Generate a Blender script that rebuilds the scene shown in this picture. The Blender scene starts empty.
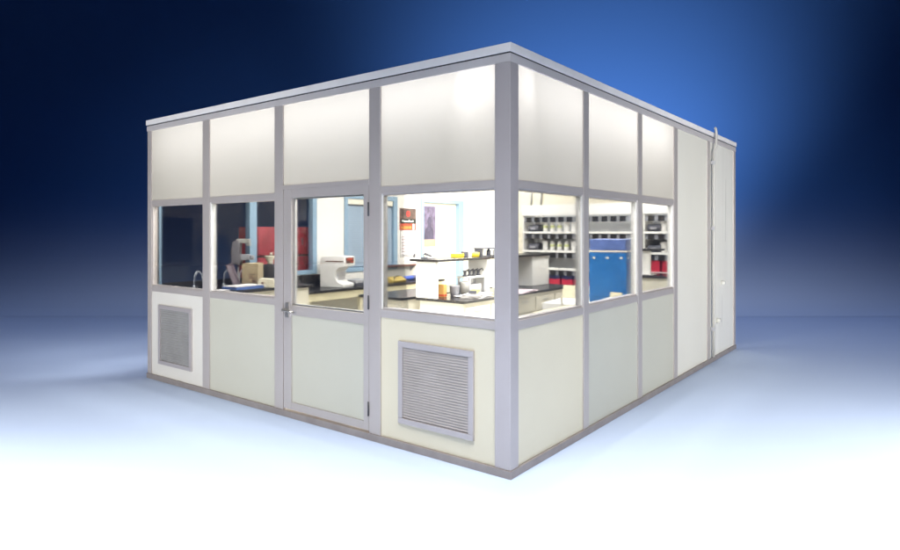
import bpy, bmesh, math, random
from mathutils import Vector, Matrix
random.seed(7)
S = bpy.context.scene
COL = S.collection
R = math.radians

# ------------------------------------------------------------------ materials
MATS = {}
def mat(name, col, rough=0.5, metal=0.0, spec=0.5, var=0.0, vscale=6.0, bump=0.0, bscale=60.0,
        stretch=(1, 1, 1), coat=0.0, trans=0.0, rvar=0.0):
    if name in MATS: return MATS[name]
    m = bpy.data.materials.new(name); m.use_nodes = True
    nt = m.node_tree; b = nt.nodes['Principled BSDF']
    b.inputs['Base Color'].default_value = (*col, 1)
    b.inputs['Roughness'].default_value = rough
    b.inputs['Metallic'].default_value = metal
    b.inputs['Specular IOR Level'].default_value = spec
    b.inputs['Coat Weight'].default_value = coat
    b.inputs['Coat Roughness'].default_value = 0.15
    b.inputs['Transmission Weight'].default_value = trans
    if var or bump or rvar:
        tc = nt.nodes.new('ShaderNodeTexCoord'); mp = nt.nodes.new('ShaderNodeMapping')
        mp.inputs['Scale'].default_value = stretch
        nt.links.new(tc.outputs['Object'], mp.inputs['Vector'])
    if var:
        n = nt.nodes.new('ShaderNodeTexNoise'); n.inputs['Scale'].default_value = vscale
        n.inputs['Detail'].default_value = 5
        nt.links.new(mp.outputs[0], n.inputs['Vector'])
        rp = nt.nodes.new('ShaderNodeMapRange')
        rp.inputs[1].default_value = 0.3; rp.inputs[2].default_value = 0.7
        rp.inputs[3].default_value = 1 - var; rp.inputs[4].default_value = 1 + var
        nt.links.new(n.outputs['Fac'], rp.inputs[0])
        mx = nt.nodes.new('ShaderNodeVectorMath'); mx.operation = 'SCALE'
        mx.inputs[0].default_value = col
        nt.links.new(rp.outputs[0], mx.inputs['Scale'])
        nt.links.new(mx.outputs[0], b.inputs['Base Color'])
    if rvar:
        n3 = nt.nodes.new('ShaderNodeTexNoise'); n3.inputs['Scale'].default_value = vscale * 1.7
        n3.inputs['Detail'].default_value = 4
        nt.links.new(mp.outputs[0], n3.inputs['Vector'])
        r3 = nt.nodes.new('ShaderNodeMapRange')
        r3.inputs[3].default_value = rough - rvar; r3.inputs[4].default_value = rough + rvar
        nt.links.new(n3.outputs['Fac'], r3.inputs[0]); nt.links.new(r3.outputs[0], b.inputs['Roughness'])
    if bump:
        n2 = nt.nodes.new('ShaderNodeTexNoise'); n2.inputs['Scale'].default_value = bscale
        n2.inputs['Detail'].default_value = 3
        nt.links.new(mp.outputs[0], n2.inputs['Vector'])
        bp = nt.nodes.new('ShaderNodeBump'); bp.inputs['Strength'].default_value = bump
        bp.inputs['Distance'].default_value = 0.002
        nt.links.new(n2.outputs['Fac'], bp.inputs['Height'])
        nt.links.new(bp.outputs[0], b.inputs['Normal'])
    MATS[name] = m
    return m

def glass_mat(name, tint, refl=1.0):
    m = bpy.data.materials.new(name); m.use_nodes = True
    nt = m.node_tree
    for n in list(nt.nodes):
        if n.type != 'OUTPUT_MATERIAL': nt.nodes.remove(n)
    out = nt.nodes['Material Output']
    t = nt.nodes.new('ShaderNodeBsdfTransparent'); t.inputs[0].default_value = (*tint, 1)
    g = nt.nodes.new('ShaderNodeBsdfGlossy'); g.inputs['Roughness'].default_value = 0.02
    f = nt.nodes.new('ShaderNodeFresnel'); f.inputs[0].default_value = 1.5
    mm = nt.nodes.new('ShaderNodeMath'); mm.operation = 'MULTIPLY'; mm.inputs[1].default_value = refl
    nt.links.new(f.outputs[0], mm.inputs[0])
    mx = nt.nodes.new('ShaderNodeMixShader')
    nt.links.new(mm.outputs[0], mx.inputs[0]); nt.links.new(t.outputs[0], mx.inputs[1]); nt.links.new(g.outputs[0], mx.inputs[2])
    nt.links.new(mx.outputs[0], out.inputs[0])
    return m

ALU = mat('anodised_aluminium', (0.53, 0.48, 0.455), 0.40, 0.3, 0.5, var=0.02, vscale=3, rvar=0.05)
ALU2 = mat('bright_aluminium', (0.50, 0.455, 0.45), 0.38, 0.3, 0.5, var=0.02, vscale=3, rvar=0.05)
ALUD = mat('dark_aluminium', (0.34, 0.30, 0.285), 0.5, 0.3, 0.4, var=0.10, vscale=6)
GASKET = mat('black_gasket', (0.03, 0.03, 0.03), 0.7)
def translucent_mat(name, col, share):
    m = mat(name, col, 0.30, 0, 0.5, var=0.012, vscale=1.5, bump=0.02, bscale=8)
    nt = m.node_tree; b = nt.nodes['Principled BSDF']; out = nt.nodes['Material Output']
    t = nt.nodes.new('ShaderNodeBsdfTranslucent'); t.inputs[0].default_value = (0.9, 0.88, 0.87, 1)
    mx = nt.nodes.new('ShaderNodeMixShader'); mx.inputs[0].default_value = share
    nt.links.new(b.outputs[0], mx.inputs[1]); nt.links.new(t.outputs[0], mx.inputs[2]); nt.links.new(mx.outputs[0], out.inputs[0])
    return m
UPPER = translucent_mat('translucent_upper_panel', (0.375, 0.348, 0.285), 0.032)
CREAM = mat('cream_panel', (0.74, 0.68, 0.52), 0.45, 0, 0.5, var=0.015, vscale=2, bump=0.03, bscale=30)
SAGE = mat('sage_grey_panel', (0.56, 0.545, 0.455), 0.42, 0, 0.5, var=0.015, vscale=2, bump=0.03, bscale=30)
PALE = mat('pale_white_panel', (0.74, 0.71, 0.645), 0.42, 0, 0.5, var=0.015, vscale=2, bump=0.03, bscale=30)
GLOSS = mat('polished_panel', (0.85, 0.83, 0.75), 0.3, 0.0, 0.6, var=0.04, vscale=1.3, stretch=(5, 5, 0.35), bump=0.14, bscale=3, rvar=0.08)
WHITE = mat('white_paint', (0.80, 0.79, 0.77), 0.5, var=0.02, vscale=4)
WALLW = mat('inner_wall_white', (0.80, 0.78, 0.73), 0.6, var=0.015, vscale=3)
WALLC = mat('inner_wall_cream', (0.76, 0.71, 0.58), 0.6, var=0.02, vscale=3)
CABW = mat('cabinet_ivory', (0.78, 0.74, 0.62), 0.4, var=0.02, vscale=3)
CABY = mat('cabinet_cream', (0.70, 0.64, 0.44), 0.45, var=0.03, vscale=3)
BLACK = mat('black_resin_top', (0.018, 0.016, 0.016), 0.25, 0, 0.5, var=0.2, vscale=20)
SKY = mat('pale_blue_frame', (0.25, 0.37, 0.49), 0.4, var=0.03, vscale=4)
BLINDS = mat('pale_blue_blind', (0.34, 0.43, 0.54), 0.6, var=0.05, vscale=5)
BLUE = mat('blue_plastic', (0.018, 0.15, 0.46), 0.32, var=0.08, vscale=6)
BLUEL = mat('frosted_blue_lid', (0.10, 0.16, 0.42), 0.35, var=0.18, vscale=8)
RED = mat('red_lacquer', (0.55, 0.07, 0.08), 0.4, var=0.25, vscale=5)
REDB = mat('red_bin_plastic', (0.52, 0.02, 0.05), 0.4, var=0.06)
NAVY = mat('navy_plastic', (0.02, 0.025, 0.10), 0.4, var=0.1)
BROWN = mat('dark_brown', (0.10, 0.03, 0.02), 0.5, var=0.2)
CARD = mat('kraft_card', (0.42, 0.34, 0.22), 0.8, var=0.08, vscale=14)
IVORY = mat('ivory_plastic', (0.72, 0.68, 0.55), 0.4, var=0.03)
GREY = mat('mid_grey_plastic', (0.26, 0.26, 0.29), 0.45, var=0.08)
GREYL = mat('light_grey_steel', (0.50, 0.50, 0.52), 0.35, 0.4, var=0.06)
CHAR = mat('charcoal_plastic', (0.055, 0.055, 0.07), 0.45, var=0.1)
PAPER = mat('paper', (0.80, 0.78, 0.78), 0.8, var=0.03, vscale=10)
PINKP = mat('pinkish_paper', (0.74, 0.62, 0.66), 0.8, var=0.05, vscale=10)
YEL = mat('yellow_plastic', (0.72, 0.55, 0.03), 0.45, var=0.06)
GREEN = mat('lime_label', (0.50, 0.56, 0.10), 0.5, var=0.08)
AMBER = mat('amber_card', (0.50, 0.27, 0.07), 0.6, var=0.08)
ORANGE = mat('orange_print', (0.40, 0.05, 0.02), 0.6, var=0.35, vscale=18)
POSTG = mat('brown_print', (0.09, 0.055, 0.045), 0.6, var=0.35, vscale=14)
PURP = mat('violet_print', (0.13, 0.105, 0.17), 0.6, var=0.5, vscale=9)
PURPD = mat('deep_violet_print', (0.06, 0.05, 0.09), 0.6, var=0.3, vscale=9)
FLOORIN = mat('pale_vinyl', (0.66, 0.65, 0.60), 0.4, var=0.06, vscale=4)
MESH = mat('grey_filter_mesh', (0.36, 0.355, 0.35), 0.55, 0.2, 0.3, var=0.08, vscale=5)
MESHW = mat('warm_grey_filter_mesh', (0.52, 0.475, 0.455), 0.55, 0.2, 0.3, var=0.08, vscale=5)
STEEL = mat('satin_steel', (0.50, 0.47, 0.43), 0.28, 0.8)
BRASS = mat('worn_steel', (0.33, 0.29, 0.26), 0.35, 0.7)
CLEAR = mat('clear_acrylic_tube', (0.55, 0.58, 0.64), 0.15, 0, 0.8)
GLASS = glass_mat('window_glass', (0.97, 0.98, 0.985), 0.8)
GLASSB = glass_mat('far_window_glass', (0.93, 0.95, 0.98), 0.3)
FLOOR = mat('pale_blue_studio_floor', (0.57, 0.67, 0.86), 0.75, 0, 0.15, var=0.01, vscale=0.6)
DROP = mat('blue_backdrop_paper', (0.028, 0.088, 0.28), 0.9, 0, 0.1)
def painted_falloff(m, foot, top, axis, start, height):
    # light fall-off painted into the backdrop colour: pale at the foot, deep blue above
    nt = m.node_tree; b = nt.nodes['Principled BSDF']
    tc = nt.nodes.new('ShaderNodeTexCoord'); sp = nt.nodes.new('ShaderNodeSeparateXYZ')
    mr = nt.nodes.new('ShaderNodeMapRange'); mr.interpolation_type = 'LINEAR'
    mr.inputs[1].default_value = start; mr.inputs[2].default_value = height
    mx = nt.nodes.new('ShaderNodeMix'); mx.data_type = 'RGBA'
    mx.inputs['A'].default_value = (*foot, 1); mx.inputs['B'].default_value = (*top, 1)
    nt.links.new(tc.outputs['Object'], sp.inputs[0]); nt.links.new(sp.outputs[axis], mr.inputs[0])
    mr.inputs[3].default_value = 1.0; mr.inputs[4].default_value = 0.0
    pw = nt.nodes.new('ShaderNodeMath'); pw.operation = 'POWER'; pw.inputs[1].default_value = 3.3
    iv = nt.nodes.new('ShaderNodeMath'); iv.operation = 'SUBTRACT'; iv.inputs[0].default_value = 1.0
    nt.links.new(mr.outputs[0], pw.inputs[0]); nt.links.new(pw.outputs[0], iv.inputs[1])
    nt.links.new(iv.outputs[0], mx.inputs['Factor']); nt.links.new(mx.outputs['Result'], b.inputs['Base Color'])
painted_falloff(DROP, (0.57, 0.67, 0.86), (0.028, 0.088, 0.28), 'Z', 0.0, 3.6)

# ------------------------------------------------------------------ mesh builder
class MB:
    def __init__(s): s.bm = bmesh.new()
    def box(s, x0, x1, y0, y1, z0, z1, bev=0.0, rot=None):
        t = bmesh.new()
        bmesh.ops.create_cube(t, size=1)
        for v in t.verts:
            v.co = Vector(((x0 + x1) / 2 + v.co.x * (x1 - x0), (y0 + y1) / 2 + v.co.y * (y1 - y0), (z0 + z1) / 2 + v.co.z * (z1 - z0)))
        if bev:
            w = min(bev, 0.45 * min(x1 - x0, y1 - y0, z1 - z0))
            bmesh.ops.bevel(t, geom=list(t.edges), offset=w, segments=2, profile=0.6, affect='EDGES')
        if rot:
            p, axis, ang = rot
            bmesh.ops.rotate(t, verts=t.verts, cent=Vector(p), matrix=Matrix.Rotation(R(ang), 3, axis))
        s._add(t); return s
    def _add(s, t):
        me = bpy.data.meshes.new('tmp'); t.to_mesh(me); t.free()
        s.bm.from_mesh(me); bpy.data.meshes.remove(me)
    def lathe(s, prof, c=(0, 0, 0), n=16, axis='Z'):
        t = bmesh.new(); rings = []
        for r, z in prof:
            ring = []
            for k in range(n):
                a = 2 * math.pi * k / n
                ring.append(t.verts.new((r * math.cos(a), r * math.sin(a), z)))
            rings.append(ring)
        for i in range(len(rings) - 1):
            for k in range(n):
                f = t.faces.new((rings[i][k], rings[i][(k + 1) % n], rings[i + 1][(k + 1) % n], rings[i + 1][k]))
                f.smooth = True
        t.faces.new(list(reversed(rings[0]))); t.faces.new(rings[-1])
        if axis == 'X': bmesh.ops.rotate(t, verts=t.verts, cent=(0, 0, 0), matrix=Matrix.Rotation(R(90), 3, 'Y'))
        if axis == 'Y': bmesh.ops.rotate(t, verts=t.verts, cent=(0, 0, 0), matrix=Matrix.Rotation(R(-90), 3, 'X'))
        bmesh.ops.translate(t, verts=t.verts, vec=c)
        s._add(t); return s
    def tube(s, pts, r, n=8):
        t = bmesh.new(); rings = []
        P = [Vector(p) for p in pts]
        for i, p in enumerate(P):
            d = (P[min(i + 1, len(P) - 1)] - P[max(i - 1, 0)]).normalized()
            u = d.cross(Vector((0.31, 0.17, 0.93)));
            if u.length < 0.05: u = d.cross(Vector((1, 0, 0)))
            u.normalize(); w = d.cross(u)
            rings.append([t.verts.new(p + r * (math.cos(2 * math.pi * k / n) * u + math.sin(2 * math.pi * k / n) * w)) for k in range(n)])
        for i in range(len(rings) - 1):
            for k in range(n):
                f = t.faces.new((rings[i][k], rings[i][(k + 1) % n], rings[i + 1][(k + 1) % n], rings[i + 1][k])); f.smooth = True
        t.faces.new(list(reversed(rings[0]))); t.faces.new(rings[-1])
        bmesh.ops.recalc_face_normals(t, faces=t.faces)
        s._add(t); return s
    def prism(s, poly, y0, y1, bev=0.0):
        """outline in x,z pushed from y0 to y1"""
        t = bmesh.new()
        a = [t.verts.new((x, y0, z)) for x, z in poly]; b = [t.verts.new((x, y1, z)) for x, z in poly]
        n = len(poly)
        t.faces.new(a); t.faces.new(list(reversed(b)))
        for k in range(n): t.faces.new((a[k], b[k], b[(k + 1) % n], a[(k + 1) % n]))
        bmesh.ops.recalc_face_normals(t, faces=t.faces)
        if bev: bmesh.ops.bevel(t, geom=list(t.edges), offset=bev, segments=2, profile=0.6, affect='EDGES')
        s._add(t); return s
    def build(s, name, m, parent=None, label=None):
        me = bpy.data.meshes.new(name); s.bm.to_mesh(me); s.bm.free()
        me.materials.append(m)
        o = bpy.data.objects.new(name, me); COL.objects.link(o)
        if parent: o.parent = parent
        if label: o['label'] = label
        return o

def box(*a, **k): return MB().box(*a, **k)

# building frame: origin at the near bottom corner, x to the right along the front, y along the right face
ORG = Vector((0.419, 4.41, 0)); ANG = math.atan2(-0.6098, 0.7925)
def W(x, y, z=0):
    c, s_ = math.cos(ANG), math.sin(ANG)
    return Vector((ORG.x + c * x - s_ * y, ORG.y + s_ * x + c * y, z))
def thing(name, label, cat, x, y, z=0, r=0, group=None):
    o = bpy.data.objects.new(name, None); COL.objects.link(o)
    o.empty_display_size = 0.1
    o.location = W(x, y, z); o.rotation_euler = (0, 0, ANG + R(r))
    o['label'] = label; o['category'] = cat
    if group: o['group'] = group
    return o
def copy_tree(o, parent=None):
    c = o.copy(); COL.objects.link(c)
    if parent: c.parent = parent
    for ch in list(o.children): copy_tree(ch, c)
    return c
def place(src, used, x, y, z, r, label, group):
    o = src if not used else copy_tree(src)
    o.location = W(x, y, z); o.rotation_euler = (0, 0, ANG + R(r))
    o['label'] = label
    if group: o['group'] = group
    return o

# ------------------------------------------------------------------ setting: studio floor and backdrop
fl = MB()
fb = fl.bm
nx, ny = 12, 12
vs = [[fb.verts.new((-30 + 60 * i / nx, -12 + 25.0 * j / ny, 0)) for i in range(nx + 1)] for j in range(ny + 1)]
for j in range(ny):
    for i in range(nx): fb.faces.new((vs[j][i], vs[j][i + 1], vs[j + 1][i + 1], vs[j + 1][i]))
o = fl.build('floor', FLOOR); o['kind'] = 'structure'
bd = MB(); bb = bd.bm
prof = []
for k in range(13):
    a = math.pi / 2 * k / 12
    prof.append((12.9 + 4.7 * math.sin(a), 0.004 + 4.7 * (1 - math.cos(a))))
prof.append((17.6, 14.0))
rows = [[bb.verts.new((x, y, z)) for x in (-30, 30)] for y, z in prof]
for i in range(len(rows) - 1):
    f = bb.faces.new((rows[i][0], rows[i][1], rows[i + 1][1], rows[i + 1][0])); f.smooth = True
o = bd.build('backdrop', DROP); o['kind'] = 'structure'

# ------------------------------------------------------------------ the modular room
LX, LY = 5.05, 6.25
room = thing('modular_office', 'white panelled modular office with aluminium posts, wide windows and louvred vents', 'modular building', 0, 0)
def fbox(m, face, a0, a1, d0, d1, z0, z1, bev=0.0):
    """a box on a face: a runs along it, d runs inwards"""
    if face == 'front': m.box(a0, a1, d0, d1, z0, z1, bev)
    elif face == 'right': m.box(-d1, -d0, a0, a1, z0, z1, bev)
    elif face == 'left': m.box(-LX + d0, -LX + d1, a0, a1, z0, z1, bev)
    else: m.box(a0, a1, LY - d1, LY - d0, z0, z1, bev)
    return m
def fpart(name, face, a0, a1, d0, d1, z0, z1, m, parent=room, bev=0.004, label=None):
    return fbox(MB(), face, a0, a1, d0, d1, z0, z1, bev).build(name, m, parent, label)

BANDM = mat('trim_aluminium', (0.66, 0.62, 0.61), 0.4, 0.2, 0.5, var=0.03, vscale=4)
CAPM = mat('pale_aluminium', (0.88, 0.85, 0.83), 0.4, 0.0, 0.5, var=0.04, vscale=4)
ZB, ZT = 0.058, 2.92
# posts
mcp = MB().box(-0.122, 0.009, -0.009, 0.102, ZB, ZT, 0.005); mcp.build('corner_post', ALU2, room)
for a0, a1 in ((-5.05, -4.965), (-3.872, -3.742), (-2.634, -2.506), (-1.372, -1.243)):
    m = MB(); fbox(m, 'front', a0, a1, -0.007, 0.028, ZB, ZT, 0.004); m.build('post', ALU, room)
for a0, a1 in ((1.155, 1.255), (2.385, 2.495), (3.475, 3.60), (4.80, 4.93), (6.15, 6.25)):
    m = MB(); fbox(m, 'right', a0, a1, -0.007, 0.028, ZB, ZT, 0.004); m.build('post', ALU, room)
# base rails and roof trim
m = MB(); m.box(-LX - 0.01, 0.016, -0.016, 0.104, 0, ZB, 0.004); m.build('base_rail', ALUD, room)
m = MB(); m.box(-0.104, 0.0155, 0.1042, LY + 0.01, 0, ZB, 0.005); m.build('base_rail', ALUD, room)
for nm, z0, z1, e, mm in (('trim_band', ZT, 2.978, 0.010, BANDM), ('trim_gasket', 2.978, 2.990, 0.004, GASKET), ('trim_cap', 2.990, 3.05, 0.018, CAPM)):
    m = MB()
    m.box(-LX - e, e, -e, 0.10, z0, z1, 0.003 if e > 0.01 else 0)
    m.box(-0.10, e, 0.1004, LY + e, z0, z1, 0.003 if e > 0.01 else 0)
    m.build(nm, mm, room)
# roof sheet, inner floor
box(-LX + 0.02, -0.105, 0.105, LY, 2.945, 3.02).build('roof', WALLW, room)
box(-LX + 0.02, -0.106, 0.106, LY - 0.02, 0.0, 0.02).build('inner_floor', FLOORIN, room)

def window(face, a0, a1, z0=1.095, z1=2.04, side=None):
    f = MB(); t = 0.014
    fbox(f, face, a0, a0 + t, 0.008, 0.062, z0, z1); fbox(f, face, a1 - t, a1, 0.008, 0.062, z0, z1)
    fbox(f, face, a0 + t, a1 - t, 0.008, 0.062, z0, z0 + t); fbox(f, face, a0 + t, a1 - t, 0.008, 0.062, z1 - t, z1)
    w = f.build('window', side or WHITE, room)
    w.data.materials.append(ALU)
    for p in w.data.polygons:
        if p.center.z < z0 + t + .001 or p.center.z > z1 - t - .001: p.material_index = 1
    fpart('pane', face, a0 + t + .001, a1 - t - .001, 0.014, 0.020, z0 + t + .001, z1 - t - .001, GLASS, w, 0)
    r = MB(); fbox(r, face, a0, a1, -0.004, 0.062, 1.03, z0, 0.003); r.build('sill_rail', ALU, room)
    r = MB(); fbox(r, face, a0, a1, -0.004, 0.05, z1, 2.10, 0.003); r.build('head_rail', ALU, room)

def sheet_panel(face, a0, a1, z0, z1):
    # thin translucent sheet held between the posts
    d = 0.004
    m = MB(); P = [((a, d, z) if face == 'front' else (-d, a, z)) for a, z in ((a0, z0), (a1, z0), (a1, z1), (a0, z1))]
    m.bm.faces.new([m.bm.verts.new(p) for p in P])
    return m.build('upper_panel', UPPER, room)

BAYF = [(-4.965, -3.872, PALE), (-3.742, -2.634, SAGE), (-1.243, -0.122, CREAM)]
for a0, a1, mm in BAYF:
    sheet_panel('front', a0, a1, 2.10, ZT)
    fpart('lower_panel', 'front', a0, a1, 0.003, 0.06, ZB, 1.03, mm)
    window('front', a0, a1, side=ALU if a0 < -4 else None)
sheet_panel('front', -2.506, -1.372, 2.165, ZT)
for a0, a1, mm in ((0.102, 1.155, CREAM), (1.255, 2.385, SAGE), (2.495, 3.475, SAGE)):
    sheet_panel('right', a0, a1, 2.10, ZT)
    fpart('lower_panel', 'right', a0, a1, 0.003, 0.06, ZB, 1.03, mm)
    window('right', a0, a1)
fpart('tall_panel', 'right', 3.60, 4.80, 0.003, 0.06, ZB, ZT, mat('tall_panel_white', (0.79, 0.76, 0.665), 0.35, 0, 0.6, var=0.02, vscale=1.2, bump=0.03, bscale=20))
fpart('tall_panel', 'right', 4.93, 6.15, 0.003, 0.06, ZB, ZT, GLOSS, label='glossy streaked tall panel behind the pipe')

# door
df = MB()
DX0, DX1 = -2.500, -1.378
df.box(DX0, -2.388, -0.004, 0.05, 0.075, 2.125, 0.004)
df.box(-1.440, DX1, -0.004, 0.05, 0.075, 2.125, 0.004)
df.box(-2.388, -1.440, -0.003, 0.05, 2.045, 2.125, 0.003)
df.box(-2.388, -1.440, -0.003, 0.05, 0.955, 1.045, 0.003)
df.box(-2.388, -1.440, -0.003, 0.05, 0.075, 0.145, 0.003)
door = df.build('door', ALU, room)
fpart('pane', 'front', -2.387, -1.441, 0.020, 0.026, 1.046, 2.044, GLASS, door, 0)
b = MB()
for q in ((-2.388, -2.376, 1.045, 2.045), (-1.452, -1.440, 1.045, 2.045)): b.box(q[0], q[1], 0.028, 0.052, q[2], q[3])
b.box(-2.376, -1.452, 0.028, 0.052, 1.045, 1.057); b.box(-2.376, -1.452, 0.028, 0.052, 2.033, 2.045)
b.build('glazing_bead', WHITE, door)
fpart('kick_panel', 'front', -2.3875, -1.4405, 0.006, 0.04, 0.1455, 0.9545, SAGE, door)
m = MB(); m.box(-2.506, -1.372, -0.009, 0.06, 2.125, 2.165, 0.003); m.build('door_header', ALU, room)
h = MB()
h.box(-2.468, -2.420, -0.012, -0.004, 0.93, 1.07, 0.003)
h.lathe([(0.012, 0), (0.012, 0.055)], (-2.444, -0.065, 1.0), 12, 'Y')
h.tube([(-2.447, -0.058, 1.0), (-2.41, -0.066, 1.003), (-2.35, -0.066, 1.0), (-2.295, -0.056, 0.990)], 0.0125, 10)
h.lathe([(0.014, 0), (0.016, 0.01), (0.010, 0.014)], (-2.485, -0.030, 1.0), 12, 'Y')
h.build('handle', STEEL, door)
HINGE = mat('dark_hinge_steel', (.12, .115, .12), .4, .5)
for z in (0.20, 1.085, 1.86):
    g = MB(); g.box(-1.388, -1.369, -0.012, -0.004, z, z + 0.115, 0.002); g.lathe([(0.008, 0), (0.008, 0.115)], (-1.375, -0.013, z), 10)
    g.build('hinge', HINGE, door)

# louvred vents
def vent(a0, a1, z0, z1, fm, sm, step, label):
    f = MB(); w = 0.045 if a1 - a0 > 0.66 else 0.04
    f.box(a0, a1, -0.018, 0.004, z0, z0 + w, 0.003); f.box(a0, a1, -0.018, 0.004, z1 - w, z1, 0.003)
    f.box(a0, a0 + w, -0.0175, 0.004, z0 + w, z1 - w, 0.003); f.box(a1 - w, a1, -0.0175, 0.004, z0 + w, z1 - w, 0.003)
    v = f.build('vent', fm, room, label)
    s_ = MB()
    s_.box(a0 + w, a1 - w, -0.002, 0.004, z0 + w, z1 - w)
    z = z0 + w + 0.004
    while z < z1 - w - 0.006:
        n = 14
        t = bmesh.new()
        xa, xb = a0 + w + 0.001, a1 - w - 0.001
        ph = random.random() * 6
        pr = None
        for k in range(n + 1):
            x = xa + (xb - xa) * k / n
            j = 0.0006 * math.sin(k * 1.3 + ph)
            c = [t.verts.new((x, -0.0025, z + step * 0.95 + j)), t.verts.new((x, -0.011, z + step * 0.38 + j)), t.verts.new((x, -0.0105, z + step * 0.26 + j)), t.verts.new((x, -0.0025, z + step * 0.45 + j))]
            if pr:
                for q in range(3): t.faces.new((pr[q], c[q], c[q + 1], pr[q + 1]))
            pr = c
        bmesh.ops.recalc_face_normals(t, faces=t.faces)
        s_._add(t)
        z += step
    s_.build('louvre', sm, v)
vent(-4.79, -4.085, 0.20, 0.885, ALU2, MESH, 0.026, 'smaller looking vent with grey mesh in the pale panel')
vent(-1.04, -0.305, 0.205, 0.86, ALU2, MESHW, 0.0205, 'vent with warm grey louvres in the cream panel')

# pipe and its clips on the polished panel
c = MB()
c.tube([(0.05, 5.00, 3.10), (0.05, 5.02, 3.095), (0.05, 5.035, 3.07), (0.055, 5.035, 3.0), (0.052, 5.03, 2.86), (0.035, 4.985, 2.79), (0.035, 4.98, 2.5), (0.036, 4.985, 1.9), (0.034, 4.975, 1.3), (0.036, 4.985, 0.7), (0.034, 4.98, 0.075)], 0.017, 10)
c.build('conduit', mat('grey_beige_pipe', (.50, .485, .45), .45, 0.0), room)
for y, z in ((4.985, 2.62), (4.98, 1.75), (4.98, 0.42)):
    g = MB(); g.box(0.002, 0.05, y - 0.022, y + 0.022, z, z + 0.05, 0.004); g.build('pipe_clip', GREYL, room)
for y, z in ((5.27, 0.52), (5.50, 1.02)):
    g = MB(); g.lathe([(0.034, 0), (0.036, 0.02), (0.028, 0.05), (0.020, 0.055)], (-0.003, y, z), 14, 'X'); g.box(-0.003, 0.012, y + .02, y + 0.16, z - 0.016, z + 0.016, 0.003)
    g.build('drain_fitting', mat('putty_plastic', (.58, .57, .53), .45), room)

# back-left wall with its far windows and doorway (d runs inwards from the outer face)
def lw(a0, a1, z0, z1, mm=WALLW): return fpart('inner_wall', 'left', a0, a1, 0.0, 0.09, z0, z1, mm, room, 0)
lw(0.104, 1.376, 0.02, 0.899); lw(1.377, 2.50, 0.02, 1.10); lw(0.104, 4.90, 2.33, 2.943)
lw(2.50, 3.04, 0.02, 2.33); lw(3.04, 4.27, 0.02, 1.09); lw(4.27, 4.90, 0.02, 2.33)
lw(4.90, 6.16, 2.33, 2.943); lw(6.16, 6.23, 0.02, 2.943)
def farwin(a0, a1, z0, z1, mull=(), blinds=False, fw=0.07, dd=0.105):
    f = MB()
    fbox(f, 'left', a0, a0 + fw, 0.0, dd, z0, z1, .003); fbox(f, 'left', a1 - fw - .02, a1, 0.0, 0.105, z0, z1, .003)
    fbox(f, 'left', a0 + fw, a1 - fw - .02, 0.001, 0.104, z1 - fw, z1, .003); fbox(f, 'left', a0 + fw, a1 - fw - .02, 0.001, 0.104, z0, z0 + fw, .003)
    for q in mull: fbox(f, 'left', q - .025, q + .025, 0.02, 0.10, z0 + fw, z1 - fw, .003)
    w = f.build('inner_window', SKY, room)
    fpart('pane', 'left', a0 + fw + .002, a1 - fw - .022, 0.03, 0.035, z0 + fw + .002, z1 - fw - .002, GLASSB, w, 0)
    if blinds:
        b_ = MB(); z = z0 + fw + 0.01
        fbox(b_, 'left', a0 + fw + .01, a1 - fw - .03, 0.045, 0.052, z0 + fw + .005, z1 - fw - .12)
        while z < z1 - fw - .12:
            fbox(b_, 'left', a0 + fw + .01, a1 - fw - .03, 0.053, 0.066, z, z + 0.028, .004); z += 0.034
        b_.build('blind', BLINDS, w)
        b_ = MB(); fbox(b_, 'left', a0 + fw + .01, a1 - fw - .03, 0.044, 0.07, z1 - fw - .115, z1 - fw - .095, .004); b_.build('blind_rail', CHAR, w)
        b_ = MB(); fbox(b_, 'left', a0 + fw + .01, a1 - fw - .03, 0.044, 0.085, z1 - fw - .088, z1 - fw - .004, .004); b_.build('valance', CABW, w)
farwin(0.106, 1.376, 0.90, 2.325, fw=0.03, dd=0.045)
farwin(1.377, 2.49, 1.105, 2.325, fw=0.06)
farwin(3.045, 4.265, 1.095, 2.325, blinds=True)
f = MB()
fbox(f, 'left', 4.90, 4.965, 0.0, 0.11, 0.02, 2.33, .003); fbox(f, 'left', 6.02, 6.16, 0.0, 0.11, 0.02, 2.33, .003); fbox(f, 'left', 4.965, 6.02, 0.0, 0.109, 2.265, 2.33, .003)
dw = f.build('inner_door', SKY, room)
fpart('door_leaf', 'left', 4.966, 6.019, 0.0, 0.035, 0.03, 2.264, WALLC, dw, 0.002)
# back wall and its panel joints
fpart('inner_wall', 'back', -LX + 0.02, -0.104, 0.0, 0.07, 0.02, 2.943, WALLC, room, 0)
g = MB()
for x in (-4.55, -3.95): fbox(g, 'back', x - .02, x + .02, 0.07, 0.078, 0.05, 2.9, .002)
g.build('joint_strip', WALLW, room)
for x in (-3.42, -3.22):
    g = MB(); g.tube([(x, LY - 0.10, 2.93), (x, LY - 0.10, 2.5), (x + .015, LY - 0.10, 2.42), (x, LY - 0.10, 2.2)], 0.014); g.build('wall_pipe', GREYL, room)

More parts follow.
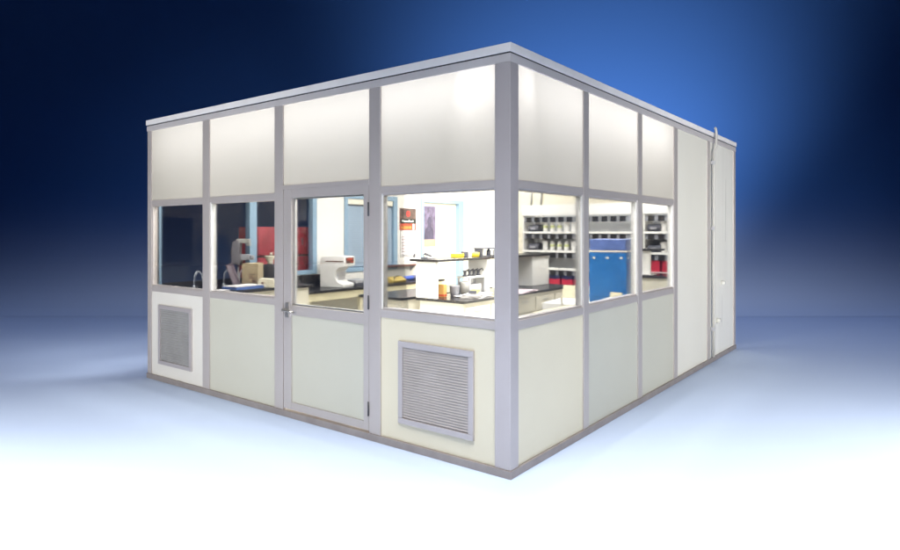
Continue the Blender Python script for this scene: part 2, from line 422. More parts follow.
# ------------------------------------------------------------------ things behind and inside
# red cabinet seen through the far window
t = thing('cabinet', 'tall red two-tier cabinet beyond the far window, between pale blue frames', 'cabinet', -5.42, 2.24, 0)
box(-0.22, 0.20, -0.62, 0.66, 0.06, 1.80, bev=.008).build('body', RED, t)
for i in range(3):
    for z0, z1 in ((0.1, 0.70), (0.72, 1.36), (1.40, 1.77)):
        y0 = -0.60 + i * 0.42
        dd = MB().box(0.2, 0.222, y0, y0 + 0.40, z0, z1, bev=.006).build('door', RED, t)
        MB().box(0.222, 0.24, y0 + .34, y0 + .36, (z0 + z1) / 2 - .05, (z0 + z1) / 2 + .05, .003).build('handle', STEEL, dd)
box(0.2, 0.226, -0.61, 0.65, 1.362, 1.392, bev=.002).build('divider', BROWN, t)
box(-0.2, 0.18, -0.6, 0.64, 0, 0.06).build('plinth', BROWN, t)

# --- worktable in the left end
t = thing('lab_bench', 'black-topped bench under the navy far window at the left end', 'bench', -4.55, 0.1, 0.02)
box(-0.40, 0.42, 0.02, 1.64, 0.985, 1.02, bev=.004).build('countertop', BLACK, t)
box(-0.40, 0.36, 0.05, 1.60, 0.0, 0.984, bev=.004).build('cabinet', CABW, t)
box(-0.405, -0.385, 0.02, 1.64, 1.021, 1.10, bev=.003).build('backsplash', BLACK, t)
for y in (0.42, 0.83, 1.06):
    g = MB(); pts = []
    for k in range(11):
        a = math.pi * k / 10
        pts.append((-0.30 + 0.0, y - 0.055 * math.cos(a), 1.12 + 0.10 * math.sin(a)))
    pts = [(-0.30, y - 0.06, 1.02)] + pts + [(-0.30, y + 0.065, 1.06)]
    g.tube(pts, 0.006); g.lathe([(0.02, 0), (0.018, 0.02), (0.01, 0.03)], (-0.30, y - 0.06, 1.021)); g.build('gooseneck_tap', CLEAR, t)
ZL = 1.041
def sheet(m, w, l, z=0.003, r=0): m.box(-w / 2, w / 2, -l / 2, l / 2, z - 0.003, z, 0, ((0, 0, 0), 'Z', r))
t = thing('paper_sheet', 'long white paper lying along the bench in the leftmost window', 'paper', -4.30, 0.56, ZL, 4)
g = MB(); sheet(g, 0.16, 0.72); g.box(-.075, .07, -.35, .33, .0032, .007, 0, ((0, 0, 0), 'Z', 2)); g.build('sheets', PAPER, t)
# magnifier on a stand
t = thing('inspection_scope', 'grey inspection scope on a thin pole by the tilted board', 'scope', -4.62, 0.93, ZL, 37.6)
g = MB(); g.lathe([(0.09, 0), (0.09, 0.012), (0.02, 0.02), (0.012, 0.03), (0.012, 0.36)], n=18); g.build('stand', GREYL, t)
g = MB(); g.prism([(-0.075, 0.30), (0.02, 0.26), (0.06, 0.33), (0.03, 0.42), (0.04, 0.54), (0.01, 0.585), (-0.06, 0.57), (-0.085, 0.45)], -0.045, 0.045, 0.012); g.build('arm', mat('slate_metal', (.13, .12, .135), .4, .3), t)
g = MB(); g.box(-0.02, 0.15, -0.04, 0.04, 0.545, 0.60, .012); g.box(0.11, 0.155, -0.032, 0.032, 0.51, 0.548, .006); g.build('lamp_head', mat('warm_grey_metal', (.34, .33, .31), .4, .3), t)
g = MB(); g.box(0.03, 0.15, -0.04, 0.04, 0.33, 0.405, .012); g.lathe([(0.03, 0), (0.026, 0.05)], (0.15, 0, 0.365), 14, 'X'); g.build('eyepiece', GREY, t)
t = thing('tilted_board', 'dark slanted display board leaning beside the scope pole', 'board', -4.50, 0.84, ZL, 37.6)
g = MB(); g.box(-0.045, 0.045, -0.012, 0.012, 0.0, 0.31, .005, ((0, 0, 0), 'Y', -20)); g.box(-0.06, 0.06, -0.05, 0.09, 0, 0.014, .004); g.build('panel', mat('mauve_grey_plastic', (.15, .11, .14), .5, var=.1), t)
g = MB(); g.box(-0.035, 0.015, -0.016, -0.0125, 0.03, 0.295, 0, ((0, 0, 0), 'Y', -20)); g.build('screen', mat('mauve_light_plastic', (.34, .28, .33), .45), t)
t = thing('binder', 'white paper pile on a blue binder below the scope', 'binder', -4.27, 0.76, ZL, 6)
box(-0.13, 0.13, -0.21, 0.21, 0, 0.035, bev=.006).build('cover', mat('binder_blue', (0.06, 0.12, 0.34), 0.5, var=.05), t)
g = MB(); sheet(g, 0.25, 0.41, 0.040, 1); sheet(g, 0.24, 0.40, 0.045, -2); g.build('paper', PAPER, t)
t = thing('carton', 'tan cardboard carton with dark printing beside the black device', 'box', -4.56, 1.10, ZL, 40)
g = MB(); g.box(-0.10, 0.10, -0.13, 0.13, 0, 0.29, .004); g.build('carton', CARD, t)
g = MB()
for z, l in ((0.10, .09), (0.125, .06), (0.15, .1)): g.box(-.01, -.01 + l * .8, -.1325, -.1302, z, z + .010)
g.box(.03, .07, -.1325, -.1302, .055, .085); g.build('print', BROWN, t)
g = MB(); g.box(-.02, .02, -.132, .132, .288, .292); g.build('tape', IVORY, t)
t = thing('kettle_device', 'black bench device with ivory funnel behind the tan carton', 'device', -4.64, 1.42, ZL, 30)
g = MB(); g.box(-0.08, 0.08, -0.07, 0.07, 0, 0.26, .012); g.build('body', CHAR, t)
g = MB(); g.lathe([(0.035, 0.262), (0.03, 0.29), (0.07, 0.36), (0.072, 0.37), (0.06, 0.37), (0.02, 0.30)], n=18); g.build('funnel', IVORY, t)
g = MB(); g.lathe([(0.018, 0), (0.014, 0.012)], (0.08, 0.0, 0.08), 12, 'X'); g.build('knob', STEEL, t)
t = thing('timer_box', 'small ivory box with one dark button in front of the carton', 'timer', -4.22, 1.06, ZL, -40)
g = MB(); g.prism([(-0.10, 0), (0.10, 0), (0.098, 0.075), (0.08, 0.105), (-0.07, 0.115), (-0.098, 0.09)], -0.075, 0.075, .01)
bmesh.ops.rotate(g.bm, verts=g.bm.verts, cent=(0, 0, 0), matrix=Matrix.Rotation(R(90), 3, 'Z')); g.build('body', IVORY, t)
g = MB(); g.lathe([(0.014, 0), (0.012, 0.008)], (0.074, -0.04, 0.06), 14, 'X'); g.build('button', BROWN, t)
t = thing('vial', 'slim white vial standing in front of the red cabinet window', 'vial', -4.88, 1.62, ZL, 0)
g = MB(); g.lathe([(0.022, 0), (0.024, 0.01), (0.024, 0.34), (0.015, 0.36)], n=14); g.build('tube', WHITE, t)
g = MB(); g.lathe([(0.018, 0.3605), (0.018, 0.40), (0.012, 0.404)], n=12); g.build('cap', IVORY, t)

# --- bench along the far left wall
t = thing('lab_bench', 'long black-topped cream bench along the wall under the white analyser', 'bench', -4.955, 1.82, 0.02)
box(0, 0.62, 0, 2.98, 0.865, 0.90, bev=.004).build('countertop', BLACK, t)
box(0, 0.018, 0, 0.95, 0.901, 1.075, bev=.003).build('backsplash', BLACK, t)
g = MB(); g.box(0.55, 0.59, 0.02, 2.96, 0.755, 0.864, .003); g.build('apron', CABY, t)
for y in (0.03, 1.02, 2.0, 2.90):
    box(0.50, 0.56, y, y + 0.06, 0, 0.754, bev=.004).build('leg', CABY, t)
box(0.05, 0.075, 0.05, 2.04, 0.10, 0.864, bev=.003).build('modesty_panel', CABW, t)
box(0.02, 0.48, 2.05, 2.88, 0.04, 0.864, bev=.004).build('cabinet', CABY, t)
ZC = 0.921
t = thing('analyser', 'white boxy analyser with curved open front on the wall bench', 'analyser', -4.66, 2.62, ZC, -6)
g = MB()
g.prism([(-0.19, 0), (0.20, 0), (0.205, 0.045), (0.10, 0.075), (0.055, 0.16), (0.075, 0.24), (0.12, 0.285), (0.215, 0.305), (0.225, 0.36), (0.215, 0.45), (0.06, 0.455), (-0.17, 0.44), (-0.19, 0.40)], -0.15, 0.15, .008)
bmesh.ops.rotate(g.bm, verts=g.bm.verts, cent=(0, 0, 0), matrix=Matrix.Rotation(R(22), 3, 'Z'))
g.build('housing', WHITE, t)
rz = ((0, 0, 0), 'Z', 22)
g = MB(); g.box(-0.10, 0.20, -0.153, -0.1505, 0.37, 0.385, 0, rz); g.box(0.215, 0.232, -0.11, 0.10, 0.352, 0.432, .002, rz); g.build('display', BROWN, t)
g = MB(); g.box(0.2325, 0.235, -0.10, 0.05, 0.395, 0.425, 0, rz); g.box(0.2325, 0.235, 0.0, 0.08, 0.36, 0.375, 0, rz); g.build('display_text', ORANGE, t)
g = MB(); g.box(0.055, 0.09, -0.10, 0.10, 0.10, 0.22, .01, rz); g.build('cuvette_bay', GREYL, t)
t = thing('tray', 'low grey tray with pale pad beside the white analyser', 'tray', -4.66, 3.02, ZC, 5)
g = MB(); g.box(-.14, .14, -.17, .17, 0, .03, .004); g.build('base', CHAR, t)
g = MB(); g.box(-.12, .12, -.15, .15, .031, .085, .012); g.build('pad', GREYL, t)
t = thing('pipette_case', 'open yellow case with a black strap on the wall bench', 'case', -4.58, 3.78, ZC, 8)
g = MB(); g.prism([(-.10, 0), (.10, 0), (.11, .03), (.02, .075), (-.04, .085), (-.10, .06)], -.17, .20, .008); g.build('case', mat('straw_yellow', (.42, .31, .08), .5, var=.2), t)
g = MB(); g.tube([(.11, -.15, .03), (.04, -.05, .078), (0.0, .10, .09), (-.02, .17, .088)], .008); g.build('strap', BLACK, t)
t = thing('tool_roll', 'dark blue rolled bundle right of the yellow case', 'bundle', -4.60, 4.27, ZC, 4)
g = MB(); g.lathe([(0.02, -.26), (0.036, -.24), (0.04, 0), (0.036, .24), (0.02, .26)], (0, 0, .04), 16, 'Y'); g.build('roll', mat('roll_blue', (0.03, 0.06, 0.26), .7, var=.15), t)
g = MB(); g.lathe([(0.0415, -.02), (0.0415, .02)], (0, 0, .04), 16, 'Y'); g.build('band', CHAR, t)
t = thing('wall_shelf', 'short dark ledge on the wall above the yellow case and blue bundle', 'shelf', -4.955, 3.60, 1.145)
g = MB(); g.box(0, .15, 0, 1.15, 0, .022, .003); g.build('board', BROWN, t)
for y in (.15, 1.0): MB().prism([(0, -.001), (.12, -.001), (0, -.10)], y, y + .02).build('bracket', GREYL, t)

def grid_mat():
    m = mat('printed_date_grid', (.8, .78, .78), .8); nt = m.node_tree; b = nt.nodes['Principled BSDF']
    tc = nt.nodes.new('ShaderNodeTexCoord'); sp = nt.nodes.new('ShaderNodeSeparateXYZ'); cb_ = nt.nodes.new('ShaderNodeCombineXYZ')
    br = nt.nodes.new('ShaderNodeTexBrick'); br.offset = 0; br.inputs['Scale'].default_value = 1
    br.inputs['Brick Width'].default_value = .046; br.inputs['Row Height'].default_value = .052; br.inputs['Mortar Size'].default_value = .011
    br.inputs['Color1'].default_value = (.16, .09, .11, 1); br.inputs['Color2'].default_value = (.36, .10, .12, 1); br.inputs['Mortar'].default_value = (.8, .78, .78, 1)
    nt.links.new(tc.outputs['Object'], sp.inputs[0]); nt.links.new(sp.outputs['Y'], cb_.inputs['X']); nt.links.new(sp.outputs['Z'], cb_.inputs['Y'])
    nt.links.new(cb_.outputs[0], br.inputs['Vector']); nt.links.new(br.outputs['Color'], b.inputs['Base Color'])
    return m
# calendar and pictures on the inner wall
def flat(n, y0, y1, z0, z1, d0, d1, m, par): return box(d0, d1, y0, y1, z0, z1).build(n, m, par)
t = thing('calendar', 'wall calendar with red and black picture above a white month sheet', 'calendar', -4.958, 4.33, 1.31)
flat('picture', 0, .42, .45, .83, 0, .008, ORANGE, t)
flat('picture_top', 0, .42, .635, .829, .0085, .0105, POSTG, t)
flat('banner', 0, .42, .565, .645, .011, .013, BLACK, t)
g = MB()
x = .05
for wd, hh in ((.03, .042), (.018, .032), (.02, .026), (.022, .026), (.03, .026), (.022, .026), (.03, .042), (.02, .026), (.02, .026), (.018, .026), (.02, .034)):
    g.box(.0135, .0150, x, x + wd * .8, .59, .59 + hh); x += wd * 1.22
g.build('lettering', WHITE, t)
flat('highlight', .03, .30, .47, .52, .0085, .0105, mat('orange_glow_print', (.50, .22, .05), .6, var=.3, vscale=20), t)
flat('bottle_print', .33, .375, .46, .56, .011, .0125, WHITE, t)
MB().lathe([(0.055, 0), (0.055, 0.002)], (.0108, .215, .735), 14, 'X').build('emblem', mat('deep_red_print', (.45, .04, .03), .6), t)
sh = flat('month_sheet', .03, .41, .0, .445, .001, .006, PAPER, t)
box(.0064, .0074, .05, .37, .04, .345).build('date_grid', grid_mat(), sh)
MB().box(.0064, .0074, .05, .33, .012, .026).build('foot_line', CHAR, sh)
MB().box(-.001, .0005, .015, .425, -.014, .446).build('backing', mat('grey_board', (.28, .26, .25), .7), t)
MB().box(.001, .02, .36, .40, -.03, .03, .004).build('clip', CHAR, t)
t = thing('poster', 'violet grey portrait poster on the cream inner door', 'poster', -5.014, 5.0, 1.46)
flat('sheet', 0, .38, 0, .74, 0.0, .004, PURP, t)
flat('caption_strip', .0, .38, .0, .13, .0045, .006, mat('tan_print', (.36, .28, .20), .7, var=.1), t)
g = MB()
sil = [(.06, .14), (.33, .14), (.31, .30), (.25, .37), (.235, .42), (.25, .47), (.235, .53), (.20, .555), (.165, .53), (.15, .47), (.165, .42), (.15, .37), (.09, .31)]
tb = bmesh.new(); fr = [tb.verts.new((.0065, y, z)) for y, z in sil]; bk = [tb.verts.new((.0045, y, z)) for y, z in sil]
tb.faces.new(fr); tb.faces.new(list(reversed(bk)))
for k in range(len(sil)): tb.faces.new((fr[k], bk[k], bk[(k + 1) % len(sil)], fr[(k + 1) % len(sil)]))
bmesh.ops.recalc_face_normals(tb, faces=tb.faces)
g._add(tb); g.build('figure_print', PURPD, t)

# --- island bench with reagent shelf
t = thing('island_bench', 'white island bench with black top and raised black reagent shelf', 'bench', -1.98, 2.15, 0.02)
box(-0.74, 0, 0, 2.85, 0.868, 0.90, bev=.004).build('countertop', BLACK, t)
cb = box(-0.70, -0.035, 0.035, 2.82, 0.0, 0.867, bev=.004).build('cabinet', CABW, t)
for i in range(5):
    for z0, z1 in ((.63, .82), (.36, .61), (.08, .34)):
        d_ = box(-0.034, -0.016, .06 + i * .55, .58 + i * .55, z0, z1, bev=.004).build('drawer', CABW, t)
        box(-.0155, -.004, .24 + i * .55, .40 + i * .55, z1 - .06, z1 - .046, bev=.003).build('pull', GREYL, d_)
rs = box(-0.82, -0.38, -0.02, 2.85, 1.345, 1.375, bev=.004).build('reagent_shelf', BLACK, t)
for y0, y1 in ((0.006, 0.05), (1.10, 1.16), (2.30, 2.80)):
    box(-0.735, -0.42, y0, y1, 0.901, 1.344, bev=.003).build('pedestal', WHITE, t)
t = thing('side_bench', 'low white bench with black top left of the island pedestal', 'bench', -2.80, 1.98, 0.02)
box(-0.75, 0, 0, 2.0, 0.868, 0.90, bev=.004).build('countertop', BLACK, t)
box(-0.72, -0.03, 0.03, 1.97, 0.0, 0.867, bev=.004).build('cabinet', CABW, t)
ZS = 1.396
t = thing('desk_lamp', 'small black clip lamp at the near end of the raised shelf', 'lamp', -2.72, 2.32, ZS, 30)
g = MB(); g.lathe([(.045, 0), (.045, .012), (.01, .02)], n=14); g.tube([(0, 0, .01), (-.01, 0, .04), (.0, 0, .055)], .006); g.build('stem', CHAR, t)
g = MB(); g.prism([(-.01, .045), (.09, .02), (.10, .035), (.01, .075)], -.02, .02, .004); g.build('shade', CHAR, t)
t = thing('label_printer', 'yellow and black hand tool lying on the raised shelf', 'tool', -2.60, 2.92, ZS, 70)
g = MB(); g.box(-.13, .03, -.045, .045, 0, .05, .012); g.build('body', YEL, t)
g = MB(); g.box(.03, .10, -.04, .04, 0.0, .075, .01); g.build('grip', CHAR, t)
t = thing('label_printer', 'yellow tape roll with black core further along the raised shelf', 'tape roll', -2.50, 3.12, ZS, 40)
g = MB(); g.lathe([(.05, 0), (.05, .06), (.026, .06), (.026, .0)], n=18); g.build('tape', YEL, t)
g = MB(); g.lathe([(.0255, 0), (.0255, .068)], n=14); g.build('core', CHAR, t)
t['label'] = 'upright yellow tape roll behind the yellow tool on the raised shelf'; t.name = 'tape_roll'
t = thing('tube_rack', 'black rail rack of small bottles along the raised shelf', 'rack', -2.52, 3.62, ZS)
g = MB(); g.box(-.07, .07, -.42, .42, .10, .118, .003); g.box(-.07, .07, -.42, .42, 0, .012, .003)
for y in (-.40, .40): g.box(-.06, .06, y - .01, y + .01, .012, .1)
g.build('rail', CHAR, t)
for k in range(5):
    b_ = MB().lathe([(.03, .0125), (.032, .02), (.032, .075), (.016, .085), (.016, .098)], (0, -.32 + k * .16, 0), 12).build('bottle', (IVORY, CHAR, WHITE, YEL, CHAR)[k], t)
# under the shelf
t = thing('carton', 'upright amber carton under the raised shelf by the pedestal', 'box', -2.50, 2.40, ZC, 10)
g = MB(); g.box(-.045, .045, -.04, .04, 0, .155, .004); g.build('carton', AMBER, t)
g = MB(); g.box(-.0462, .0462, -.0412, .0412, .012, .035); g.build('stripe', ORANGE, t)
t = thing('beaker', 'squat grey plastic beaker beside the amber carton', 'beaker', -2.44, 2.58, ZC)
g = MB(); g.lathe([(.052, 0), (.064, .125), (.067, .13), (.059, .13), (.047, .02), (.02, .012)], n=20); g.build('cup', GREY, t)
t = thing('beaker', 'tall white plastic cup on the island behind the papers', 'cup', -2.50, 2.88, ZC)
g = MB(); g.lathe([(.055, 0), (.072, .155), (.076, .16), (.068, .16), (.05, .02), (.02, .012)], n=20); g.build('cup', WHITE, t)
t.name = 'cup'
t = thing('paper_pile', 'loose white papers spread near the island corner', 'papers', -2.20, 2.72, ZC, 8)
g = MB()
for k in range(7): g.box(-.12 + random.uniform(-.03, .03), .12, -.26, .16 + random.uniform(-.06, .06), k * .006, k * .006 + .004, 0, ((0, 0, 0), 'Z', random.uniform(-25, 25)))
g.build('sheets', PAPER, t)
t = thing('sponge_box', 'lime green packet lying on the loose papers', 'packet', -2.19, 2.66, ZC + .047, 20)
g = MB(); g.box(-.05, .05, -.10, .08, 0, .035, .008); g.build('packet', GREEN, t)
g = MB(); g.box(-.051, .051, -.102, -.07, -.001, .037, .008); g.build('end_band', CHAR, t)
# instrument stand under the shelf
t = thing('instrument_stand', 'white stand carrying a row of black instruments under the raised shelf', 'stand', -2.52, 3.06, ZC, 0)
g = MB(); g.box(-.10, .10, -.20, .20, .205, .225, .003); g.build('platform', WHITE, t)
for y in (-.17, .17):
    for x in (-.085, .085): MB().box(x - .012, x + .012, y - .012, y + .012, 0, .204, .002).build('leg', GREYL, t)
MB().box(-.07, .07, -.13, .13, 0, .12, .008).build('base_unit', GREYL, t)
for k in range(4):
    g = MB(); y = -.15 + k * .10
    g.lathe([(.03, .2255), (.032, .235), (.018, .25), (.02, .285), (.034, .295), (.03, .30)], (0, y, 0), 12)
    g.tube([(.0, y, .29), (.05, y + .02, .32), (.06, y + .03, .29)], .008)
    g.build('holder', CHAR, t)
# far island side, seen from the right windows
t = thing('paper_pile', 'pinkish papers drooping over the island edge by the corner post', 'papers', -2.06, 3.55, ZC, 4)
g = MB()
for k in range(4): g.box(-.14, .13, -.34, .34 - .04 * k, k * .006, k * .006 + .004, 0, ((0, 0, 0), 'Z', random.uniform(-9, 9)))
g.build('sheets', PINKP, t)
t = thing('carton', 'open white carton between the island and the right wall', 'box', -1.42, 3.78, 0.02, 8)
g = MB(); g.box(-.27, .27, -.36, .36, 0, .80, .006); g.build('carton', WHITE, t)
g = MB(); g.box(-.012, .012, -.372, -.363, .5, .9, .002, ((0, -.365, .8), 'X', 20)); g.box(-.26, .26, .361, .367, .80, .98, .002, ((0, .362, .8), 'X', -18)); g.build('flap', CABY, t)

# --- bench along the right wall
t = thing('lab_bench', 'black-topped cream bench just inside the right-hand windows', 'bench', -0.12, 0.55, 0.02)
box(-0.62, 0, 0, 1.25, 0.868, 0.90, bev=.004).build('countertop', BLACK, t)
box(-0.58, -0.02, 0.03, 1.22, 0.0, 0.867, bev=.004).build('cabinet', CABW, t)
t = thing('hand_tools', 'crumpled white cloth on the black bench behind the right window sill', 'cloth', -0.50, 1.30, ZC, 15)
g = MB()
bmesh.ops.create_grid(g.bm, x_segments=16, y_segments=16, size=0.14)
for v in g.bm.verts: v.co.z = .012 + .02 * abs(math.sin(v.co.x * 31 + 2 * math.sin(v.co.y * 17))) + .008 * math.sin(v.co.y * 40)
ex = bmesh.ops.extrude_face_region(g.bm, geom=list(g.bm.faces))
bmesh.ops.translate(g.bm, verts=[v for v in ex['geom'] if isinstance(v, bmesh.types.BMVert)], vec=(0, 0, .004))
bmesh.ops.recalc_face_normals(g.bm, faces=g.bm.faces)
g.build('cloth', PAPER, t); t.name = 'cloth'
t = thing('cream_table', 'cream-edged table holding the tall blue tank', 'table', -0.36, 2.0, 0.02)
box(-0.62, 0.24, 0, 2.3, 0.83, 0.868, bev=.004).build('tabletop', CABY, t)
for x in (-.58, .16):
    for y in (.03, 2.21): box(x, x + .05, y, y + .05, 0, .829, bev=.004).build('leg', CABW, t)
box(-.56, .18, .06, 2.2, .70, .829, bev=.003).build('apron', CABW, t)
# blue tank
t = thing('tank', 'bright blue plastic tank with frosted lid behind the right-hand window', 'tank', -0.74, 3.52, 0.889, 10)
g = MB(); g.box(-.22, .22, -.27, .20, 0, .60, .012); g.box(-.225, .225, -.275, .205, .075, .095, .004); g.build('body', BLUE, t)
g = MB(); g.box(-.215, .215, -.265, .195, .622, .755, .014); g.build('lid', BLUEL, t)
g = MB(); g.box(-.224, .224, -.274, .204, .601, .621, .003); g.build('rim', WHITE, t)
for x in (-.16, .0, .16):
    MB().lathe([(.016, 0), (.014, .008)], (x, -.2785, .535), 12, 'Y').build('bolt', WHITE, t)
for y in (-.2, -.03, .13):
    MB().lathe([(.016, 0), (.014, .008)], (.2205, y, .535), 12, 'X').build('bolt', WHITE, t)
t = thing('carton', 'low white carton at the foot of the blue tank', 'box', -0.45, 2.92, 0.889, 6)
g = MB(); g.box(-.14, .14, -.22, .22, 0, .09, .004); g.build('carton', WHITE, t)
g = MB(); g.box(-.14, .0, .221, .225, .05, .15, 0, ((0, .22, .05), 'X', -20)); g.build('flap', CABY, t)

# --- rear bench seen in the last window
t = thing('lab_bench', 'small rear bench with black top and raised shelf in the narrow right window', 'bench', -0.72, 5.35, 0.02)
box(-0.62, 0.30, -0.35, 0.33, 1.06, 1.09, bev=.004).build('countertop', BLACK, t)
box(-0.56, 0.26, -0.30, 0.30, 0.0, 1.059, bev=.004).build('cabinet', CABW, t)
box(-0.60, -0.02, -0.30, 0.02, 1.44, 1.465, bev=.003).build('shelf', BLACK, t)
box(-0.40, -0.14, -0.24, -0.20, 1.091, 1.439, bev=.003).build('pedestal', WHITE, t)
t = thing('paper_pile', 'white papers on the small rear bench in the narrow window', 'papers', -0.95, 5.16, 1.111, 5)
g = MB()
for k in range(3): g.box(-.13, .13, -.12, .12, k * .006, k * .006 + .004, 0, ((0, 0, 0), 'Z', random.uniform(-12, 12)))
g.build('sheets', PAPER, t)

# --- shelving
TIERS = (0.70, 1.08, 1.38, 1.70)
def shelving(x0, w, label):
    t = thing('shelving_unit', label, 'shelving', x0, 5.80, 0.02, 0, 'white shelving units on the back wall')
    box(0.02, w - .02, .335, .35, 0.02, 2.16).build('back_panel', mat('shelf_back_grey', (.50, .51, .53), .6, var=.03), t)
    box(0, .02, 0, .35, 0, 2.16, bev=.002).build('side_panel', WHITE, t); box(w - .02, w, 0, .35, 0, 2.16, bev=.002).build('side_panel', WHITE, t)
    box(-.004, w + .004, -.012, .0, 1.99, 2.17, bev=.003).build('fascia', WHITE, t)
    for z in TIERS: box(.021, w - .021, 0.0, .334, z - .02, z + .015, bev=.003).build('shelf', WHITE, t)
    box(.021, w - .021, 0.0, .334, .10, .66, bev=.003).build('base_cabinet', CABW, t)
    g = MB()
    for z in (1.985,) + TIERS[1:]:
        zz = z - .024
        n = int((w - .1) / .155)
        for k in range(n):
            xx = .05 + k * .155 + .02
            g.box(xx, xx + .095, .012, .03, zz - .085, zz, .003)
    g.build('label_slots', BLACK, t)
    g = MB()
    for z in (1.985,) + TIERS[1:]: g.box(.022, w - .022, .031, .036, z - .105, z - .022)
    g.build('slot_rail', mat('slot_grey', (.28, .29, .33), .5), t)
    return t
shelving(-3.38, 2.04, 'wide white shelving unit with bottles behind the first right-hand windows')
shelving(-1.22, 0.84, 'narrow white shelving unit seen through the last right-hand window')

bt = thing('bottle', '', 'bottle', 0, 0)
MB().lathe([(.036, 0), (.040, .006), (.040, .105), (.034, .118), (.030, .122)], n=16).build('body', WHITE, bt)
MB().lathe([(.032, .1225), (.032, .150), (.028, .153)], n=16).build('cap', WHITE, bt)
MB().lathe([(.0412, .06), (.0412, .103)], n=16).build('label_band', mat('pale_lime_label', (.62, .66, .30), .5, var=.05), bt)
pt = thing('bottle', '', 'bottle', 0, 0)
MB().lathe([(.040, 0), (.044, .006), (.048, .125), (.050, .13), (.046, .135)], n=16).build('body', WHITE, pt)
MB().lathe([(.047, .1355), (.047, .155), (.043, .158)], n=16).build('lid', PAPER, pt)
used = {'g': False, 'w': False}
ORD = ('first', 'second', 'third', 'fourth', 'fifth', 'sixth', 'seventh')
def bottle(kind, x, z, label, group):
    place(bt if kind == 'g' else pt, used[kind], x, 5.915, z, random.uniform(-20, 20), label, group); used[kind] = True
def rowof(kinds, x0, z, where, step=.135):
    cnt = {'g': 0, 'w': 0}
    for k, kd in enumerate(kinds):
        if kd == '-': continue
        nm = 'white bottle with lime label' if kd == 'g' else 'plain white lidded jar'
        bottle(kd, x0 + k * step, z, f'{ORD[cnt[kd]]} {nm} from left, {where}', 'bottles and jars on the shelving'); cnt[kd] += 1
rowof('gggwww', -2.99, 1.736, 'wide unit top tier')
rowof('wgggw', -2.99, 1.416, 'wide unit second tier')
rowof('wwww', -.94, 1.736, 'narrow unit top tier', .11)
rowof('www', -.94, 1.416, 'narrow unit second tier', .11)
bn = thing('stacking_bin', '', 'bin', 0, 0)
g = MB(); g.prism([(-.13, 0), (.12, 0), (.15, .05), (.10, .11), (-.13, .12)], -.10, .10, .006); bmesh.ops.rotate(g.bm, verts=g.bm.verts, cent=(0, 0, 0), matrix=Matrix.Rotation(R(-90), 3, 'Z')); g.build('tray', CHAR, bn)
box(-.05, .05, -.157, -.152, .03, .07, bev=.002).build('card', GREY, bn)
ub = False
for x, z, wh in ((-3.19, 1.736, 'left end of the wide unit top tier'), (-3.19, 1.416, 'left end of the wide unit second tier'), (-3.19, 1.116, 'left end of the wide unit third tier'), (-1.07, 1.736, 'left end of the narrow unit top tier'), (-1.07, 1.416, 'left end of the narrow unit second tier')):
    o = place(bn, ub, x, 5.97, z, 0, 'charcoal bin at the ' + wh, 'charcoal bins on the shelving'); ub = True
    if x < -3 and z > 1.2:
        for k, xx in enumerate((-.05, .05)):
            place(pt, True, x + xx + .02, 6.02, z + .1205, 0, f'{("left", "right")[k]} white jar on the charcoal bin, {wh}', 'white jars on the charcoal bins')
            c_ = COL.objects[-1]
rb = thing('lidded_bin', '', 'bin', 0, 0)
g = MB(); g.box(-.10, .10, -.12, .14, 0, .20, .010); g.build('tub', REDB, rb)
g = MB(); g.box(-.104, .104, -.124, .144, .2005, .30, .010); g.box(-.03, .03, -.128, -.122, .19, .225, .003); g.build('lid', NAVY, rb)
ur = False
for k, x in enumerate((-3.23, -3.00, -2.77, -2.54, -2.31, -2.08, -1.85)):
    place(rb, ur, x, 5.96, 0.736, random.uniform(-4, 4), f'{ORD[k]} red tub with navy lid from the left along the wide unit bottom shelf', 'red tubs on the bottom shelves'); ur = True
for k, x in enumerate((-1.08, -.84, -.60)):
    place(rb, True, x, 5.96, 1.096, random.uniform(-4, 4), f'{ORD[k]} red tub with navy lid from the left on the narrow unit', 'red tubs on the bottom shelves')

# ------------------------------------------------------------------ lamps
def area(name, loc, target, sx, sy, power, col=(1, 1, 1), spread=180):
    l = bpy.data.lights.new(name, 'AREA'); l.shape = 'RECTANGLE'; l.size = sx; l.size_y = sy
    l.energy = power; l.color = col; l.spread = R(spread)
    o = bpy.data.objects.new(name, l); COL.objects.link(o)
    o.location = loc
    d = Vector(target) - Vector(loc)
    o.rotation_euler = d.to_track_quat('-Z', 'Y').to_euler()
    return o
def spot(name, loc, target, power, angle, blend, col=(1, 1, 1), rad=0.5):
    l = bpy.data.lights.new(name, 'SPOT'); l.energy = power; l.spot_size = R(angle); l.spot_blend = blend
    l.color = col; l.shadow_soft_size = rad
    o = bpy.data.objects.new(name, l); COL.objects.link(o); o.location = loc
    d = Vector(target) - Vector(loc)
    o.rotation_euler = d.to_track_quat('-Z', 'Y').to_euler()
    return o
# overhead strip that whitens the floor in front
area('floor_strip_light', (0, 1.45, 6.5), (0, 1.65, 0), 14, 1.2, 730, (1, 1, 1), 88)
# soft keys behind the camera, one for each face
area('key_softbox', (-4.5, -3.0, 2.6), (-3.7, 7.2, 1.3), 3, 1.6, 78, (1, 0.985, 0.95), 50)
area('key_softbox', (5.0, -3.0, 2.6), (4.6, 9.4, 1.3), 3, 1.6, 140, (1, 0.985, 0.95), 50)
# blue gelled bank high over the back of the floor
area('blue_bank', (0, 11.0, 9.5), (0, 10.4, 0), 28, 5, 235, (0.45, 0.59, 1.0), 120)
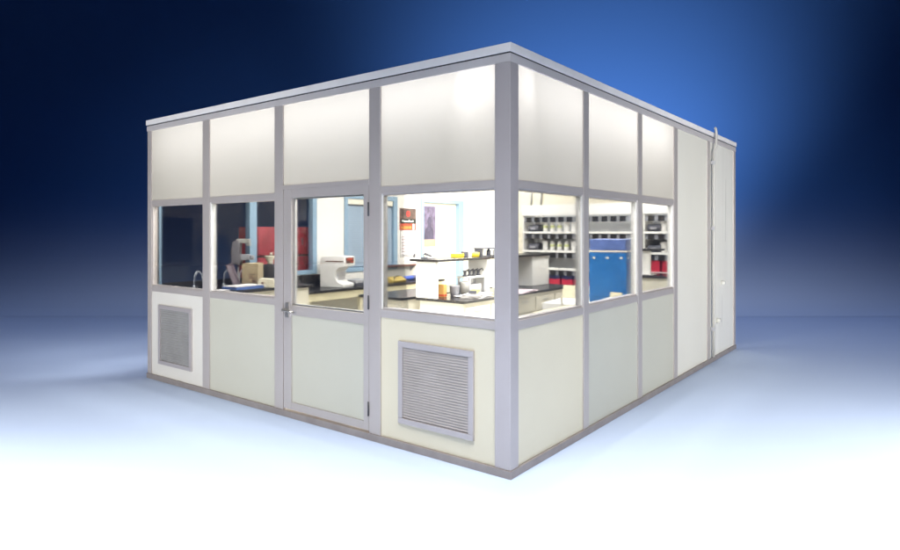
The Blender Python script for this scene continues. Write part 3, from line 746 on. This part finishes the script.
# lamp on the blue backdrop, standing behind the room
spot('backdrop_lamp', (4.1, 10.6, 0.6), (4.1, 17.6, 5.7), 6600, 88, 1.0, (1, 1, 1), 0.4)
# room lights under the ceiling
for x, y in ((-1.6, 1.35), (-3.7, 1.4), (-1.5, 3.0), (-3.6, 3.3), (-1.2, 4.9), (-3.6, 5.2)):
    p = W(x, y, 2.9)
    area('ceiling_light', p, (p.x, p.y, 0), 1.2, 0.6, 120, (1, 0.985, 0.95))
# unseen lamps added inside so the upper panels glow white towards the top
def strip(a, b, aim, power):
    pa, pb = W(*a), W(*b); c = (pa + pb) / 2; tgt = W(*aim)
    l = bpy.data.lights.new('panel_glow_light', 'AREA'); l.shape = 'RECTANGLE'; l.size = (pb - pa).length; l.size_y = 0.12; l.energy = power; l.color = (1, 0.985, 0.97)
    o = bpy.data.objects.new('panel_glow_light', l); COL.objects.link(o); o.location = c
    z = (c - tgt).normalized(); x = (pb - pa).normalized(); y = z.cross(x).normalized(); x = y.cross(z)
    o.rotation_euler = Matrix((x, y, z)).transposed().to_euler()
strip((-4.95, .45, 2.84), (-.12, .45, 2.84), (-2.55, 0.0, 2.76), 295)
strip((-.45, .12, 2.84), (-.45, 3.5, 2.84), (0.0, 1.8, 2.76), 240)

w = bpy.data.worlds.new('World'); S.world = w; w.use_nodes = True
w.node_tree.nodes['Background'].inputs[0].default_value = (0.45, 0.52, 0.70, 1)
w.node_tree.nodes['Background'].inputs[1].default_value = 0.04

# ------------------------------------------------------------------ camera
cd = bpy.data.cameras.new('camera'); cam = bpy.data.objects.new('camera', cd); COL.objects.link(cam)
cam.location = (0, 0, 1.727); cam.rotation_euler = (R(90), 0, 0)
cd.sensor_width = 36; cd.lens = 631 / 900 * 36; cd.shift_y = -43 / 900
cd.clip_start = 0.05; cd.clip_end = 200
S.camera = cam
S.view_settings.view_transform = 'Standard'; S.view_settings.look = 'None'
S.view_settings.exposure = 0; S.view_settings.gamma = 1
S.cycles.max_bounces = 8; S.cycles.transparent_max_bounces = 12
S.cycles.use_denoising = True
S.cycles.sample_clamp_indirect = 6
S.cycles.caustics_reflective = False; S.cycles.caustics_refractive = False
